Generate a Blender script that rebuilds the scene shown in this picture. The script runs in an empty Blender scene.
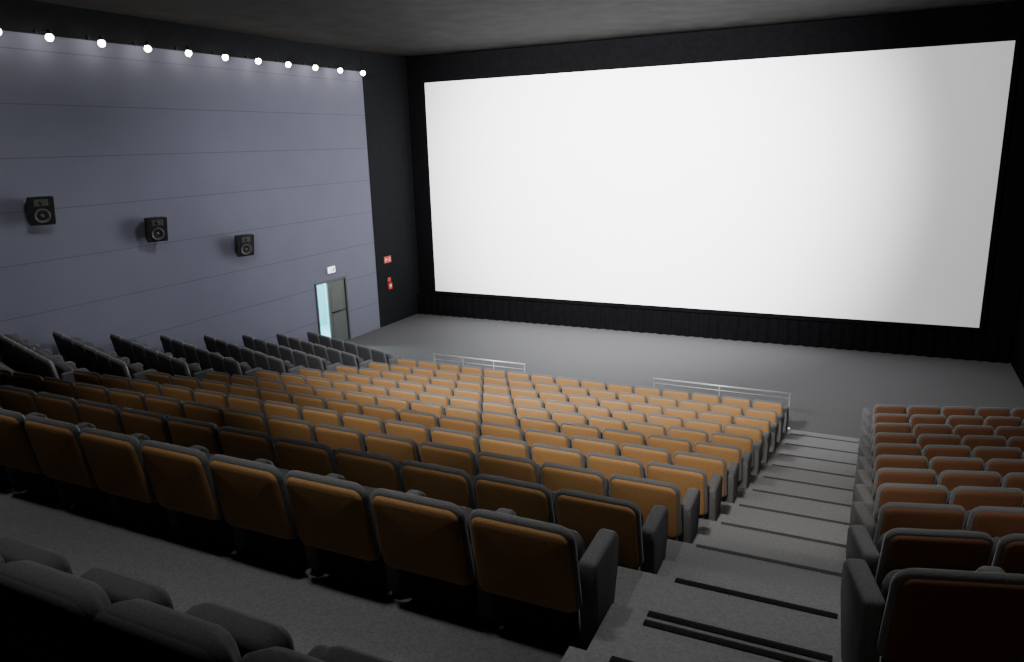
import bpy, bmesh, math, random
from mathutils import Matrix, Vector
random.seed(4)
S = bpy.context.scene
COL = S.collection

# ------------------------------------------------------------------ dimensions
D = 22.53      # screen wall Y
H = 5.88       # camera height above front floor
XL, XR = -14.89, 3.31
XC = -5.79
XIL = 2*XC + 0.50   # inner edge of the block next to the blue wall
CEIL = 8.79
YB = -6.0
PITCH = 0.61
NR = 11
TILT = math.radians(17)
drop = [0.423 - 0.0209*i for i in range(10)]
ZF = [3.29]
for d in drop: ZF.append(ZF[-1]-d)
ZF[-1] = 0.0
ROWY = [3.0 + 1.18*k for k in range(NR)]
SIDEY = [3.22 + 1.21*k for k in range(NR)]
def edge_r(y): return -1.060 - 0.0208*y
def edge_l(y): return 2*XC - edge_r(y)
Z0 = 3.66

# ------------------------------------------------------------------ materials
def mat(name, col, rough=0.8, var=0.15, scale=30, bump=0.0, metal=0.0, spec=0.5, sheen=0.0):
    m = bpy.data.materials.new(name); m.use_nodes = True
    nt = m.node_tree; b = nt.nodes['Principled BSDF']
    b.inputs['Roughness'].default_value = rough
    b.inputs['Metallic'].default_value = metal
    b.inputs['Specular IOR Level'].default_value = spec
    if sheen: b.inputs['Sheen Weight'].default_value = sheen
    tc = nt.nodes.new('ShaderNodeTexCoord')
    nz = nt.nodes.new('ShaderNodeTexNoise'); nz.inputs['Scale'].default_value = scale
    nz.inputs['Detail'].default_value = 4
    nt.links.new(tc.outputs['Object'], nz.inputs['Vector'])
    rp = nt.nodes.new('ShaderNodeValToRGB')
    rp.color_ramp.elements[0].position = 0.3; rp.color_ramp.elements[1].position = 0.7
    c = Vector(col)
    rp.color_ramp.elements[0].color = (*(c*(1-var)), 1)
    rp.color_ramp.elements[1].color = (*(c*(1+var)), 1)
    nt.links.new(nz.outputs['Fac'], rp.inputs['Fac'])
    nt.links.new(rp.outputs['Color'], b.inputs['Base Color'])
    if bump:
        bp = nt.nodes.new('ShaderNodeBump'); bp.inputs['Strength'].default_value = bump
        bp.inputs['Distance'].default_value = 0.01
        nt.links.new(nz.outputs['Fac'], bp.inputs['Height'])
        nt.links.new(bp.outputs['Normal'], b.inputs['Normal'])
    return m
def emit(name, col, st):
    m = bpy.data.materials.new(name); m.use_nodes = True
    b = m.node_tree.nodes['Principled BSDF']
    b.inputs['Base Color'].default_value = (*col, 1)
    b.inputs['Emission Color'].default_value = (*col, 1)
    b.inputs['Emission Strength'].default_value = st
    return m

M_GREY = mat('grey_upholstery', (0.110,0.110,0.113), 0.9, 0.2, 120, 0.3, spec=0.15, sheen=0.2)
M_ARM = mat('grey_arm_fabric', (0.100,0.100,0.103), 0.9, 0.2, 120, 0.3, spec=0.15)
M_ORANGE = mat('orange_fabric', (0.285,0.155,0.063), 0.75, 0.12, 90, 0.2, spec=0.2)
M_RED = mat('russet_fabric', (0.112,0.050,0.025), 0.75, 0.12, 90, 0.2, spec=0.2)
M_DGREY = mat('charcoal_fabric_and_shade', (0.055,0.055,0.059), 0.85, 0.15, 90, 0.2, spec=0.2)  # cushion grey; on the left block's backs it stands in for dim light
M_SHADEFAB = mat('shaded_near_black_fabric', (0.024,0.024,0.025), 0.9, 0.15, 90, 0.2, spec=0.15)  # backs of the unlit rear row, shade put into the colour
M_REAR = mat('rear_seat_fabric', (0.040,0.040,0.042), 0.9, 0.15, 90, 0.2, spec=0.15)
M_BLACK = mat('black_metal', (0.006,0.006,0.006), 0.6, 0.1, 20, spec=0.2)
M_CARPET = mat('grey_carpet', (0.120,0.121,0.125), 0.95, 0.18, 60, 0.5, spec=0.1)
M_STEP = mat('grey_step_carpet', (0.160,0.161,0.167), 0.95, 0.15, 60, 0.4, spec=0.1)
M_FLOOR = mat('front_floor_carpet', (0.080,0.080,0.084), 0.95, 0.14, 25, 0.3, spec=0.1)
M_NOSE = mat('dark_nosing', (0.022,0.022,0.022), 0.95, 0.2, 80, spec=0.0)
M_NOSE2 = mat('grey_nosing', (0.055,0.055,0.056), 0.95, 0.2, 80, spec=0.0)
M_BLKWALL = mat('black_wall_fabric', (0.0020,0.0020,0.0024), 0.95, 0.2, 8, spec=0.03)
M_DKWALL = mat('dark_wall_paint_and_shade', (0.011,0.0115,0.013), 0.9, 0.12, 6, spec=0.05)
M_CEIL = mat('dark_ceiling', (0.020,0.019,0.018), 0.9, 0.35, 1.5, 0.3, spec=0.1)
M_SCREEN = mat('white_screen', (0.84,0.84,0.85), 0.95, 0.01, 2, spec=0.0)
M_STEEL = mat('brushed_steel', (0.5,0.51,0.52), 0.4, 0.05, 60, metal=0.6)
M_SPK = mat('speaker_black', (0.008,0.008,0.008), 0.5, 0.1, 20)
M_CONE = mat('speaker_cone', (0.06,0.06,0.06), 0.4, 0.1, 20)
M_DOOR = mat('door_grey_green', (0.06,0.07,0.065), 0.6, 0.08, 6)
M_FRAME = mat('door_frame_grey', (0.04,0.043,0.043), 0.5, 0.08, 6)
M_SIGNR = mat('red_sign', (0.45,0.02,0.015), 0.5, 0.05, 6)
M_WHITE = mat('white_plastic', (0.6,0.6,0.6), 0.5, 0.02, 6)
M_GREEN = mat('green_plastic', (0.02,0.35,0.12), 0.5, 0.02, 6)
M_BULB = emit('lit_bulb', (1.0,0.95,0.86), 45)
M_EXITL = emit('lit_sign_face', (0.9,1.0,0.92), 2.5)
M_CORR = mat('corridor_paint', (0.36,0.74,0.80), 0.8, 0.03, 5)

# blue panelled wall with horizontal joints
M_WALL = mat('blue_grey_panels', (0.131,0.134,0.174), 0.9, 0.03, 1.2, spec=0.05)
nt = M_WALL.node_tree; b = nt.nodes['Principled BSDF']
tc = [n for n in nt.nodes if n.type=='TEX_COORD'][0]
sp = nt.nodes.new('ShaderNodeSeparateXYZ'); nt.links.new(tc.outputs['Object'], sp.inputs[0])
def mth(op, a, bb=None):
    n = nt.nodes.new('ShaderNodeMath'); n.operation = op
    if hasattr(a,'links'): nt.links.new(a, n.inputs[0])
    else: n.inputs[0].default_value = a
    if bb is not None: n.inputs[1].default_value = bb
    return n.outputs[0]
fr = mth('FRACT', mth('ADD', sp.outputs['Z'], 0.12+0.010))
mk = mth('LESS_THAN', fr, 0.020)
mx = nt.nodes.new('ShaderNodeMixRGB'); mx.inputs['Color2'].default_value = (0.092,0.094,0.124,1)
rp = [n for n in nt.nodes if n.type=='VALTORGB'][0]
nt.links.new(mk, mx.inputs['Fac']); nt.links.new(rp.outputs['Color'], mx.inputs['Color1'])
nt.links.new(mx.outputs['Color'], b.inputs['Base Color'])

# ------------------------------------------------------------------ mesh helpers
def mk_obj(name, me, parent=None, mats=(), loc=(0,0,0)):
    o = bpy.data.objects.new(name, me); COL.objects.link(o)
    for m in mats:
        if m.name not in [x.name for x in me.materials if x]: me.materials.append(m)
    o.location = loc
    if parent: o.parent = parent
    return o
def bm_mesh(name, bm, smooth=False):
    me = bpy.data.meshes.new(name)
    bmesh.ops.recalc_face_normals(bm, faces=bm.faces)
    bm.to_mesh(me); bm.free()
    if smooth:
        for p in me.polygons: p.use_smooth = True
    return me
def add_box(bm, x0,x1,y0,y1,z0,z1):
    vs = [bm.verts.new(p) for p in ((x0,y0,z0),(x1,y0,z0),(x1,y1,z0),(x0,y1,z0),(x0,y0,z1),(x1,y0,z1),(x1,y1,z1),(x0,y1,z1))]
    for f in ((0,3,2,1),(4,5,6,7),(0,1,5,4),(1,2,6,5),(2,3,7,6),(3,0,4,7)):
        bm.faces.new([vs[i] for i in f])
    return vs
def add_prism(bm, pts, z0, z1):
    lo = [bm.verts.new((x,y,z0)) for x,y in pts]; hi = [bm.verts.new((x,y,z1)) for x,y in pts]
    n = len(pts)
    bm.faces.new(lo[::-1]); bm.faces.new(hi)
    for i in range(n):
        j=(i+1)%n; bm.faces.new((lo[i],lo[j],hi[j],hi[i]))
def boxes(name, lst, bevel=0, seg=2):
    bm = bmesh.new()
    for bx in lst: add_box(bm,*bx)
    if bevel: bmesh.ops.bevel(bm, geom=bm.edges[:], offset=bevel, segments=seg, affect='EDGES', profile=0.6)
    return bm_mesh(name, bm)
def rrect(w,h,r,n=5):
    pts=[]
    for cx,cz,a0 in ((w/2-r,h/2-r,0),(-w/2+r,h/2-r,90),(-w/2+r,-h/2+r,180),(w/2-r,-h/2+r,270)):
        for i in range(n+1):
            a=math.radians(a0+90*i/n); pts.append((cx+r*math.cos(a), cz+r*math.sin(a)))
    return pts
def pillow(name,w,h,r,rings,bulge0=0,bulge1=0,crown=0.0):
    bm=bmesh.new(); R=[]
    for ring in rings:
        ins,dep=ring[0],ring[1]; insx = ring[2] if len(ring)>2 else ins
        vs=[]
        for x,z in rrect(w-2*insx,h-2*ins,max(r-ins,0.008)):
            if z>0: z += crown*(1-(2*x/w)**2)*(2*z/h)
            x *= 1.0 - 0.03*(z/h)      # slightly narrower at the top
            vs.append(bm.verts.new((x,dep,z)))
        R.append(vs)
    n=len(R[0])
    for a,c in zip(R,R[1:]):
        for i in range(n):
            j=(i+1)%n; bm.faces.new((a[i],a[j],c[j],c[i]))
    for ring,bl in ((R[0],-bulge0),(R[-1],bulge1)):
        y=ring[0].co.y+bl; cv=bm.verts.new((0,y,0))
        for i in range(n): bm.faces.new((ring[i],ring[(i+1)%n],cv))
    return bm_mesh(name,bm,True)
def tube(bm, p0, p1, r, n=10):
    p0=Vector(p0);p1=Vector(p1);d=(p1-p0)
    m = Matrix.Translation((p0+p1)/2) @ d.to_track_quat('Z','Y').to_matrix().to_4x4()
    bmesh.ops.create_cone(bm, cap_ends=True, segments=n, radius1=r, radius2=r, depth=d.length, matrix=m)
def meta(o, label, cat, group=None):
    o['label']=label; o['category']=cat
    if group: o['group']=group
def struct(o): o['kind']='structure'

# ------------------------------------------------------------------ seat prototype meshes
tiltb = math.radians(10)
BH=0.515; BZ=0.538
me_back = pillow('backrest',0.588,BH,0.070,[(0.020,-0.014),(0.006,-0.006),(0.0,0.006),(0.0,0.020),(0.012,0.036,0.03),(0.032,0.050,0.05),(0.060,0.062,0.07),(0.10,0.072,0.10)],0,0.02,crown=0.012)
me_back.transform(Matrix.Translation((0,0.055,BZ)) @ Matrix.Rotation(tiltb,4,'X'))
def mkpanel(m):
    me = pillow('back_panel',0.550,BH-0.036,0.055,[(0.045,-0.040),(0.020,-0.037),(0.008,-0.031),(0.002,-0.020),(0.0,-0.008)],0.004,0,crown=0.012)
    me.transform(Matrix.Translation((0,0.058,BZ-0.005)) @ Matrix.Rotation(tiltb,4,'X'))
    me.materials.append(m); return me
me_panel_o = mkpanel(M_ORANGE); me_panel_r = mkpanel(M_RED); me_panel_shade = mkpanel(M_DGREY); me_panel_b = mkpanel(M_SHADEFAB)
me_seat = pillow('seat_cushion',0.47,0.40,0.08,[(0.04,0.0),(0.01,0.01),(0.0,0.03),(0.0,0.10),(0.02,0.13),(0.06,0.145)],0.005,0.02)
me_seat.transform(Matrix.Translation((0,0.22,0.42)) @ Matrix.Rotation(math.radians(6),4,'X'))
bm=bmesh.new()
prof=[(0.18,0.04),(0.42,0.04),(0.50,0.38),(0.53,0.53),(0.47,0.58),(0.145,0.555),(0.140,0.48)]
a=[bm.verts.new((-0.05,y,z)) for y,z in prof]; c=[bm.verts.new((0.05,y,z)) for y,z in prof]
bm.faces.new(a); bm.faces.new(c[::-1])
for i in range(len(prof)):
    j=(i+1)%len(prof); bm.faces.new((a[i],c[i],c[j],a[j]))
bmesh.ops.bevel(bm,geom=bm.edges[:],offset=0.028,segments=4,affect='EDGES',profile=0.5)
me_arm=bm_mesh('armrest',bm,True)
me_leg = boxes('pedestal',[(-0.22,0.22,0.17,0.26,0.05,0.31),(-0.05,0.05,0.16,0.30,0.0,0.22),(-0.16,0.16,0.16,0.32,0.0,0.03)],0.006,1)
me_foot = boxes('leg',[(-0.03,0.03,0.20,0.40,0.0,0.07)],0.005,1)
# thicker backrests for the rear row
me_back_b = pillow('backrest',0.588,BH,0.10,[(0.03,-0.014),(0.010,-0.004),(0.0,0.012),(0.0,0.04),(0.004,0.065,0.03),(0.020,0.095,0.055),(0.045,0.115,0.07),(0.10,0.12,0.10)],0,0.01,crown=0.012)
me_back_b.transform(Matrix.Translation((0,0.055,BZ-0.02)) @ Matrix.Rotation(tiltb,4,'X'))
me_back_b.materials.append(M_REAR)
me_seat_b=me_seat.copy(); me_seat_b.materials.append(M_REAR); me_seat_b.transform(Matrix.Translation((0,0.05,-0.02)))
me_arm_b=me_arm.copy(); me_arm_b.materials.append(M_REAR); me_arm_b.transform(Matrix.Translation((0,0.05,-0.01)) @ Matrix.Diagonal((1,0.85,0.88,1)))
for me,m in ((me_back,M_GREY),(me_seat,M_DGREY),(me_arm,M_ARM),(me_leg,M_BLACK),(me_foot,M_BLACK)): me.materials.append(m)

def make_seat(x,y,z,rot,panel,label,group,left_arm=False,dark=False):
    e = bpy.data.objects.new('cinema_seat',None); e.empty_display_size=0.2
    COL.objects.link(e); e.location=(x,y,z); e.rotation_euler=(0,0,rot)
    meta(e,label,'seat',group)
    B,Sx,A=(me_back_b,me_seat_b,me_arm_b) if dark else (me_back,me_seat,me_arm)
    parts=[('backrest',B,0),('back_panel',panel,0),('seat_cushion',Sx,0),('pedestal',me_leg,0),
           ('armrest',A,PITCH/2),('leg',me_foot,PITCH/2)]
    if left_arm: parts += [('armrest',A,-PITCH/2),('leg',me_foot,-PITCH/2)]
    for n,me,dx in parts:
        o=bpy.data.objects.new(n,me); COL.objects.link(o); o.parent=e; o.location=(dx,0,0)
    return e

# main block
n_seats=0
for k in range(NR):
    y=ROWY[k]; er=edge_r(y)-0.06
    for i in range(15):
        x=er-PITCH*(i+0.5)
        if x/y < -2.35: continue
        make_seat(x,y,ZF[k],0,me_panel_o,
            'orange-backed grey upholstered cinema seat with folded cushion' if i else 'orange-backed grey cinema seat with end arm beside stepped aisle',
            'centre block cinema seats', left_arm=(i==14)); n_seats+=1
# side blocks (rows turned towards the screen)
for side in (1,-1):
    x0 = 0.10 if side==1 else XIL-0.06
    for k in range(NR):
        for i in range(5 if side==1 else 6):
            s=PITCH*(i+0.5)
            x=x0+side*s*math.cos(TILT)+ side*0.06; y=SIDEY[k]+s*math.sin(TILT)-(0 if side==1 else 0.14)
            if side==-1 and x/y<-2.6: continue
            if side==1:
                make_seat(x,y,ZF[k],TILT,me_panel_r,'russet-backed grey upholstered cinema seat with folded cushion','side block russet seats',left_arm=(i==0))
            else:
                make_seat(x,y,ZF[k],-TILT,me_panel_shade,'cinema seat with dim light painted into its grey back, near the blue panelled wall','side block shaded-grey seats',left_arm=(i==5))
            n_seats+=1
# row behind the cross aisle
for i in range(7):
    make_seat(-1.05-PITCH*(i+0.5),1.33,Z0,0,me_panel_b,'cinema seat with shade painted into its near-black back, folded cushion, behind the walkway','rear row cinema seats',left_arm=(i==6),dark=True); n_seats+=1

# ------------------------------------------------------------------ room shell
def shell(name, lst, m):
    o=mk_obj(name, boxes(name,lst), None, [m]); struct(o); return o
DY0,DY1,DZ = 17.07,18.40,1.98
WT=0.25
shell('floor',[(XL-WT,XR+WT,YB-WT,D+WT,-0.3,0.0)],M_FLOOR)
shell('ceiling',[(XL-WT,XR+WT,YB-WT,D+WT,CEIL,CEIL+0.25)],M_CEIL)
shell('wall_left',[(XL-WT,XL,YB,DY0,0,8.18),(XL-WT,XL,DY1,20.07,0,8.18),(XL-WT,XL,DY0,DY1,DZ,8.18)],M_WALL)
shell('wall_left_top_shade',[(XL-WT,XL,YB,20.07,8.18,CEIL)],M_DKWALL)  # shade above the spotlights painted as a dark band
shell('wall_left_end',[(XL-WT,XL+0.02,20.07,D,0,CEIL)],M_DKWALL)
shell('wall_front',[(XL-WT,XR+WT,D,D+WT,0,CEIL)],M_BLKWALL)
shell('wall_right',[(XR,XR+WT,YB,D,0,CEIL)],M_BLKWALL)
shell('wall_back',[(XL-WT,XR+WT,YB-WT,YB,0,CEIL)],M_DKWALL)

# tiers
bm=bmesh.new()
def mainseg(ya,yb,z):
    add_prism(bm,[(edge_l(ya),ya),(edge_r(ya),ya),(edge_r(yb),yb),(edge_l(yb),yb)],-0.05,z)
mainseg(2.05,ROWY[0]+1.05,ZF[0])
for k in range(1,NR-1): mainseg(ROWY[k]-0.13,ROWY[k]+1.05,ZF[k])
add_prism(bm,[(XL,YB),(XR,YB),(XR,1.2),(0,1.2),(0,2.05),(edge_r(2.05),2.05),(2*XC-edge_r(2.05),2.05),(XIL,2.05),(XIL,1.2),(XL,1.2)],-0.05,Z0)
def sidepts(side,ya,yb):
    xi = 0.0 if side==1 else XIL; xo = XR if side==1 else XL
    dy=abs(xo-xi)*math.tan(TILT)
    return [(xi,ya),(xo,ya+dy),(xo,yb+dy),(xi,yb)]
for side in (1,-1):
    xo = XR if side==1 else XL; xi=0.0 if side==1 else XIL
    add_prism(bm,[(xi,1.2),(xo,1.2),(xo,1.9+abs(xo-xi)*math.tan(TILT)),(xi,1.9)],-0.05,Z0)
    sh = 0 if side==1 else -0.14
    add_prism(bm,sidepts(side,1.9,SIDEY[0]+1.05+sh),-0.05,ZF[0])
    for k in range(1,NR-1): add_prism(bm,sidepts(side,SIDEY[k-1]+1.05+sh,SIDEY[k]+1.05+sh),-0.05,ZF[k])
o=mk_obj('floor',bm_mesh('floor_tiers',bm),None,[M_CARPET]); struct(o)

# aisle steps
tn=1
bm=bmesh.new()
def ends(s,y,inset_r,inset_o):
    if s==1: return edge_r(y)+inset_r, -inset_o
    return edge_l(y)-inset_r, XIL+inset_o
def stepseg(ya,yb,z):
    for s in (1,-1):
        a0,a1=ends(s,ya,0,0); b0,b1=ends(s,yb,0,0)
        add_prism(bm,[(a0,ya),(a1,ya),(b1,yb),(b0,yb)],-0.05,z)
def nosing(y,z,heavy=False):
    global tn
    for s in (1,-1):
        xs=sorted(ends(s,y,0.20 if heavy else 0.10,0.04))
        if heavy:
            me=boxes('nosing',[(xs[0],xs[1],y-0.040,y+0.006,z-0.012,z+0.007),(xs[0],xs[1],y-0.033,y-0.029,z+0.007,z+0.010),(xs[0],xs[1],y-0.018,y-0.014,z+0.007,z+0.010)])
        else:
            me=boxes('nosing',[(xs[0],xs[1],y-0.035,y+0.004,z-0.05,z+0.005)])
        o=mk_obj('trim_%d'%tn,me,None,[M_NOSE if heavy else M_NOSE2]); struct(o); tn+=1
half0=(Z0+ZF[0])/2
stepseg(2.05,2.75,Z0); nosing(2.75,Z0,True)
stepseg(2.75,3.40,half0); nosing(3.40,half0,True); nosing(3.32,half0,True)
for k in range(NR-1):
    ya=ROWY[k]+0.40; yb=ROWY[k]+1.05; yc=ROWY[k]+1.58
    stepseg(ya,yb,ZF[k]); nosing(yb,ZF[k],k==0)
    hz=(ZF[k]+ZF[k+1])/2
    stepseg(yb,yc,hz)
o=mk_obj('floor',bm_mesh('aisle_steps',bm),None,[M_STEP]); struct(o)

# ------------------------------------------------------------------ screen
SX0,SX1,SZ0,SZ1=-14.11,2.52,0.87,7.94
scr=bpy.data.objects.new('projection_screen',None); COL.objects.link(scr); scr.location=((SX0+SX1)/2,D,SZ0)
meta(scr,'huge blank white wide cinema screen on black front wall','screen')
me=boxes('screen_surface',[(SX0-scr.location.x,SX1-scr.location.x,-0.10,-0.06,0,SZ1-SZ0)])
mk_obj('screen_surface',me,scr,[M_SCREEN])
w=(SX1-SX0)/2; h=SZ1-SZ0
me=boxes('screen_frame',[(-w-0.12,w+0.12,-0.13,-0.01,h,h+0.12),(-w-0.12,w+0.12,-0.13,-0.01,-0.12,0),(-w-0.12,-w,-0.13,-0.01,0,h),(w,w+0.12,-0.13,-0.01,0,h)])
mk_obj('screen_frame',me,scr,[M_BLKWALL])
# pleated skirt
bm=bmesh.new(); pts=[]
n=420; x0=XL+0.05; x1=XR-0.05
for i in range(n+1):
    x=x0+(x1-x0)*i/n; pts.append((x, D-0.20-0.035*math.sin(i*0.95)-0.015*math.sin(i*0.37)))
lo=[bm.verts.new((x,y,0.0)) for x,y in pts]; hi=[bm.verts.new((x,y,0.74)) for x,y in pts]
for i in range(n): bm.faces.new((lo[i],lo[i+1],hi[i+1],hi[i]))
o=mk_obj('skirt_curtain',bm_mesh('skirt_curtain',bm,True),None,[M_BLKWALL])
meta(o,'black pleated fabric skirt hanging below the cinema screen','curtain')

# ------------------------------------------------------------------ door, signs
me=boxes('door_frame',[(XL-0.2,XL+0.03,DY0-0.06,DY0,0,DZ+0.06),(XL-0.2,XL+0.03,DY1,DY1+0.06,0,DZ+0.06),(XL-0.2,XL+0.03,DY0,DY1,DZ,DZ+0.06)])
o=mk_obj('trim_%d'%tn,me,None,[M_FRAME]); struct(o)
dr=mk_obj('door_1',boxes('door_leaf',[(0,0.05,0,0.80,0.01,DZ-0.02),(0.05,0.06,0.12,0.68,1.1,1.8),(0.05,0.06,0.12,0.68,0.2,0.95)]),None,[M_DOOR],(XL-0.06,DY1-0.81,0)); struct(dr)
bm=bmesh.new(); tube(bm,(0.09,0.08,1.02),(0.09,0.72,1.02),0.018)
tube(bm,(0.05,0.1,1.02),(0.09,0.1,1.02),0.015); tube(bm,(0.05,0.7,1.02),(0.09,0.7,1.02),0.015)
mk_obj('push_bar',bm_mesh('push_bar',bm,True),dr,[M_BLACK])
d2=mk_obj('door_2',boxes('door_leaf',[(-0.50,0,0,0.05,0.01,DZ-0.02)]),None,[M_DOOR],(XL-0.16,DY0+0.02,0)); struct(d2)
# corridor beyond
shell('wall_corridor',[(XL-2.2,XL-2.1,DY0-2.5,DY1+1.5,0,2.6),(XL-2.1,XL-WT,DY0-2.6,DY0-2.5,0,2.6),(XL-2.1,XL-WT,DY1+1.5,DY1+1.6,0,2.6),(XL-2.2,XL-WT,DY0-2.5,DY1+1.6,2.6,2.7),(XL-2.2,XL-WT,DY0-2.5,DY1+1.6,-0.1,0.0)],M_CORR)

ex=bpy.data.objects.new('exit_sign',None); COL.objects.link(ex); ex.location=(XL,17.77,2.34)
meta(ex,'small illuminated white exit pictogram sign above the side door','sign')
mk_obj('sign_housing',boxes('sign_housing',[(0,0.05,-0.17,0.17,-0.10,0.10)],0.008,1),ex,[M_WHITE])
mk_obj('sign_face',boxes('sign_face',[(0.05,0.056,-0.155,0.155,-0.085,0.085)]),ex,[M_EXITL])
bm=bmesh.new()
add_box(bm,0.056,0.06,0.04,0.11,-0.065,0.065)
add_box(bm,0.056,0.06,-0.07,-0.035,-0.02,0.035)
for p in ((-0.06,0.052),): bmesh.ops.create_uvsphere(bm,u_segments=8,v_segments=6,radius=0.014,matrix=Matrix.Translation((0.056,p[0],p[1])))
add_box(bm,0.056,0.06,-0.11,-0.05,-0.065,-0.045); add_box(bm,0.056,0.06,-0.05,-0.02,-0.065,-0.02); add_box(bm,0.056,0.06,-0.035,0.0,0.01,0.025)
mk_obj('sign_pictogram',bm_mesh('pict',bm),ex,[M_GREEN])

fs=bpy.data.objects.new('fire_safety_sign',None); COL.objects.link(fs); fs.location=(XL+0.02,20.70,2.22)
meta(fs,'small red fire safety sign with white flame pictograms','sign')
mk_obj('sign_plate',boxes('sign_plate',[(0,0.02,-0.20,0.20,-0.11,0.11)],0.004,1),fs,[M_SIGNR])
mk_obj('sign_pictogram',boxes('sp',[(0.02,0.024,-0.15,-0.11,-0.07,0.06),(0.02,0.024,-0.09,-0.03,-0.02,0.03),(0.02,0.024,0.05,0.14,-0.06,-0.03),(0.02,0.024,0.07,0.12,-0.03,0.06)]),fs,[M_WHITE])
ap=bpy.data.objects.new('fire_alarm_call_point',None); COL.objects.link(ap); ap.location=(XL+0.018,20.72,1.32)
meta(ap,'red fire alarm call point box with white break panel','alarm')
mk_obj('alarm_box',boxes('ab',[(0,0.05,-0.10,0.10,-0.12,0.10)],0.01,2),ap,[M_SIGNR])
mk_obj('break_panel',boxes('bp',[(0.05,0.055,-0.05,0.05,-0.05,0.05)]),ap,[M_WHITE])
mk_obj('instruction_plate',boxes('ip',[(0,0.015,-0.09,0.09,0.14,0.28)]),ap,[M_SIGNR])

# ------------------------------------------------------------------ handrails
def rail(xa,xb,posts,low):
    r=bpy.data.objects.new('handrail',None); COL.objects.link(r); r.location=((xa+xb)/2,15.55,0)
    meta(r,'low tubular steel guard rail in front of the front seats','handrail','front guard rails')
    w=(xb-xa)/2
    for z,nm in ((0.76,'top_rail'),(low,'lower_rail')):
        bm=bmesh.new(); tube(bm,(-w,0,z),(w,0,z),0.016 if nm=='top_rail' else 0.006,12)
        mk_obj(nm,bm_mesh(nm,bm,True),r,[M_STEEL])
    for t in posts:
        bm=bmesh.new(); tube(bm,(0,0,0),(0,0,0.76),0.010,10); tube(bm,(0,0,0),(0,0,0.012),0.05,12)
        mk_obj('post',bm_mesh('post',bm,False),r,[M_STEEL],(t*(w-0.02),0,0))
rail(-9.95,-7.38,(-1,-0.34,0.34,1),0.63); rail(-4.25,-1.38,(-1,0,1),0.66)

# ------------------------------------------------------------------ wall speakers
def taperbox(bm):
    back=[(0,-0.17,-0.25),(0,0.17,-0.25),(0,0.17,0.22),(0,-0.17,0.22)]
    front=[(0.32,-0.25,-0.31),(0.32,0.25,-0.31),(0.32,0.25,0.29),(0.32,-0.25,0.29)]
    a=[bm.verts.new(p) for p in back]; c=[bm.verts.new(p) for p in front]
    bm.faces.new(a[::-1]); bm.faces.new(c)
    for i in range(4):
        j=(i+1)%4; bm.faces.new((a[i],a[j],c[j],c[i]))
    bmesh.ops.bevel(bm,geom=bm.edges[:],offset=0.015,segments=2,affect='EDGES')
def disc_profile(prof,n=28):
    bm=bmesh.new(); R=[]
    for r,x in prof: R.append([bm.verts.new((x,r*math.cos(2*math.pi*i/n),r*math.sin(2*math.pi*i/n))) for i in range(n)])
    for a,c in zip(R,R[1:]):
        for i in range(n):
            j=(i+1)%n; bm.faces.new((a[i],a[j],c[j],c[i]))
    bm.faces.new(R[-1]); return bm
for y,z in ((9.19,4.91),(11.70,4.27),(14.25,3.58)):
    s=bpy.data.objects.new('wall_speaker',None); COL.objects.link(s); s.location=(XL+0.10,y,z+0.04)
    s.rotation_euler=(0,math.radians(12),math.radians(-18)); s.scale=(0.93,0.93,0.93)
    meta(s,'black surround loudspeaker bracketed to blue-grey panelled wall','speaker','surround speakers on side wall')
    bm=bmesh.new(); taperbox(bm); mk_obj('cabinet',bm_mesh('cabinet',bm),s,[M_SPK])
    bm=disc_profile([(0.155,0.322),(0.155,0.332),(0.135,0.336),(0.12,0.322),(0.05,0.30),(0.045,0.315),(0.02,0.325)])
    mk_obj('woofer',bm_mesh('woofer',bm,True),s,[M_CONE],(0.004,0,-0.11))
    me=boxes('tweeter_horn',[(0.318,0.332,-0.13,0.13,0.10,0.24)],0.004,1)
    mk_obj('tweeter_horn',me,s,[M_CONE])
    bm=disc_profile([(0.04,0.332),(0.04,0.34),(0.02,0.345)],16); mk_obj('tweeter',bm_mesh('tweeter',bm,True),s,[M_SPK],(0,0,0.17))
    me=boxes('bracket',[(-0.10,0.02,-0.03,0.03,-0.05,0.05),(-0.09,-0.07,-0.09,0.09,-0.12,0.12)]); mk_obj('bracket',me,s,[M_BLACK])

# ------------------------------------------------------------------ wall spotlights
for k in range(-2,10):
    y=9.83+1.085*k + (0.12 if k<0 else 0)
    s=bpy.data.objects.new('wall_spotlight',None); COL.objects.link(s); s.location=(XL,y,8.10)
    meta(s,'small lit spotlight on short arm high on panelled wall','light','row of wall spotlights')
    bm=bmesh.new(); tube(bm,(0,0,0.12),(0.04,0,0.12),0.04,14); mk_obj('wall_plate',bm_mesh('wp',bm),s,[M_BLACK])
    bm=bmesh.new(); tube(bm,(0.03,0,0.12),(0.38,0,0.09),0.008,8); mk_obj('arm',bm_mesh('arm',bm),s,[M_BLACK])
    bm=bmesh.new(); bmesh.ops.create_cone(bm,cap_ends=False,segments=16,radius1=0.06,radius2=0.04,depth=0.08,matrix=Matrix.Translation((0.39,0,0.085)))
    mk_obj('lamp_head',bm_mesh('lh',bm,True),s,[M_BLACK])
    bm=bmesh.new(); bmesh.ops.create_uvsphere(bm,u_segments=14,v_segments=10,radius=0.07,matrix=Matrix.Translation((0.39,0,-0.01)))
    mk_obj('bulb',bm_mesh('bulb',bm,True),s,[M_BULB])
    L=bpy.data.lights.new('wall_wash','SPOT'); L.energy=6; L.spot_size=math.radians(60); L.spot_blend=1.0; L.shadow_soft_size=0.08; L.color=(1,0.96,0.92)
    lo_=bpy.data.objects.new('wall_wash',L); COL.objects.link(lo_); lo_.parent=s; lo_.location=(0.42,0,-0.14); lo_.rotation_euler=(0,math.radians(-12),0)

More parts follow.
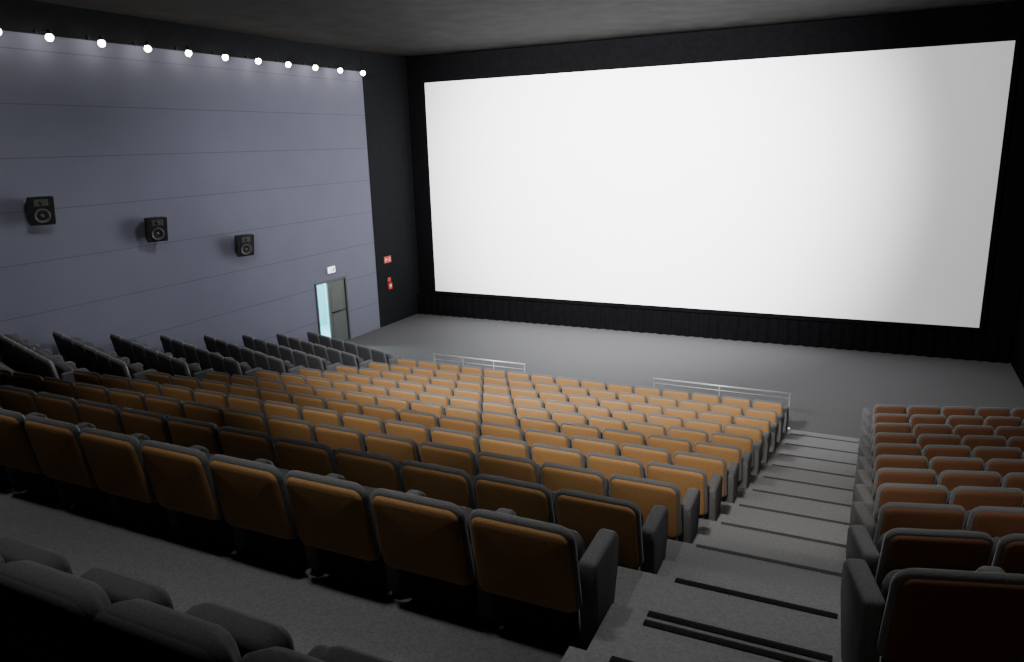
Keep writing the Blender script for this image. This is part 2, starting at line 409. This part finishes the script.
# ------------------------------------------------------------------ lights
def spot(name,loc,tgt,e,size,blend,rad,col=(1,1,1)):
    L=bpy.data.lights.new(name,'SPOT'); L.energy=e; L.spot_size=math.radians(size); L.spot_blend=blend; L.shadow_soft_size=rad; L.color=col
    o=bpy.data.objects.new(name,L); COL.objects.link(o); o.location=loc
    o.rotation_euler=(Vector(tgt)-Vector(loc)).to_track_quat('-Z','Y').to_euler()
spot('screen_spotlight',(-5.8,3.0,8.6),(-7.2,D,5.0),110000,49,1.0,0.1)
spot('screen_spotlight',(-5.8,3.0,8.6),(-6.2,D,5.0),14000,86,0.8,0.1)
W=(1.0,0.95,0.86)
for x,t,e in ((-7.5,-7.2,1000),(-4.5,-4.2,3100),(-1.5,-1.8,3200),(1.2,1.4,1250)):
    spot('house_light',(x,1.8,8.7),(t,11.4,1.0),e,48,1.0,0.2,W)
spot('rear_fill_light',(0.9,-4.5,8.5),(0.8,4.6,2.6),120,30,1.0,0.3,(1,0.9,0.76))  # added fill from behind the camera, no fixture modelled
for x,e in ((-6.3,360),(-2.8,520)):
    spot('aisle_downlight',(x,2.15,8.75),(x+0.1,2.35,3.2),e,62,1.0,0.25,(1,0.99,0.97))
spot('aisle_downlight',(-0.3,4.6,8.75),(-0.5,4.4,3.0),620,70,1.0,0.6,(1,0.99,0.97))  # extra light added over the stairs to brighten the treads
for y in (7.0,12.5):
    spot('wall_fill_light',(-9.0,y,8.7),(XL,y+0.8,2.6),1150,80,1.0,0.6,(0.97,0.97,1.0))  # added fill to lift and even out the panelled wall
L=bpy.data.lights.new('corridor_light','POINT'); L.energy=500; L.color=(0.8,1,1); L.shadow_soft_size=0.2
o=bpy.data.objects.new('corridor_light',L); COL.objects.link(o); o.location=(XL-1.1,DY0+0.2,2.2)
wd=bpy.data.worlds.new('world'); S.world=wd; wd.use_nodes=True
wd.node_tree.nodes['Background'].inputs[0].default_value=(0.02,0.02,0.025,1)

# ------------------------------------------------------------------ camera
right=Vector((0.8989,0.4377,-0.0281)).normalized()
back=Vector((0.4305,-0.8694,0.2419)).normalized()
up=back.cross(right).normalized(); back=right.cross(up).normalized()
cam=bpy.data.cameras.new('camera'); cam.lens=26.37; cam.sensor_width=36; cam.clip_end=200; cam.clip_start=0.05
co=bpy.data.objects.new('camera',cam); COL.objects.link(co)
m=Matrix((right,up,back)).transposed().to_4x4(); m.translation=Vector((0,0,H))
co.matrix_world=m
S.camera=co
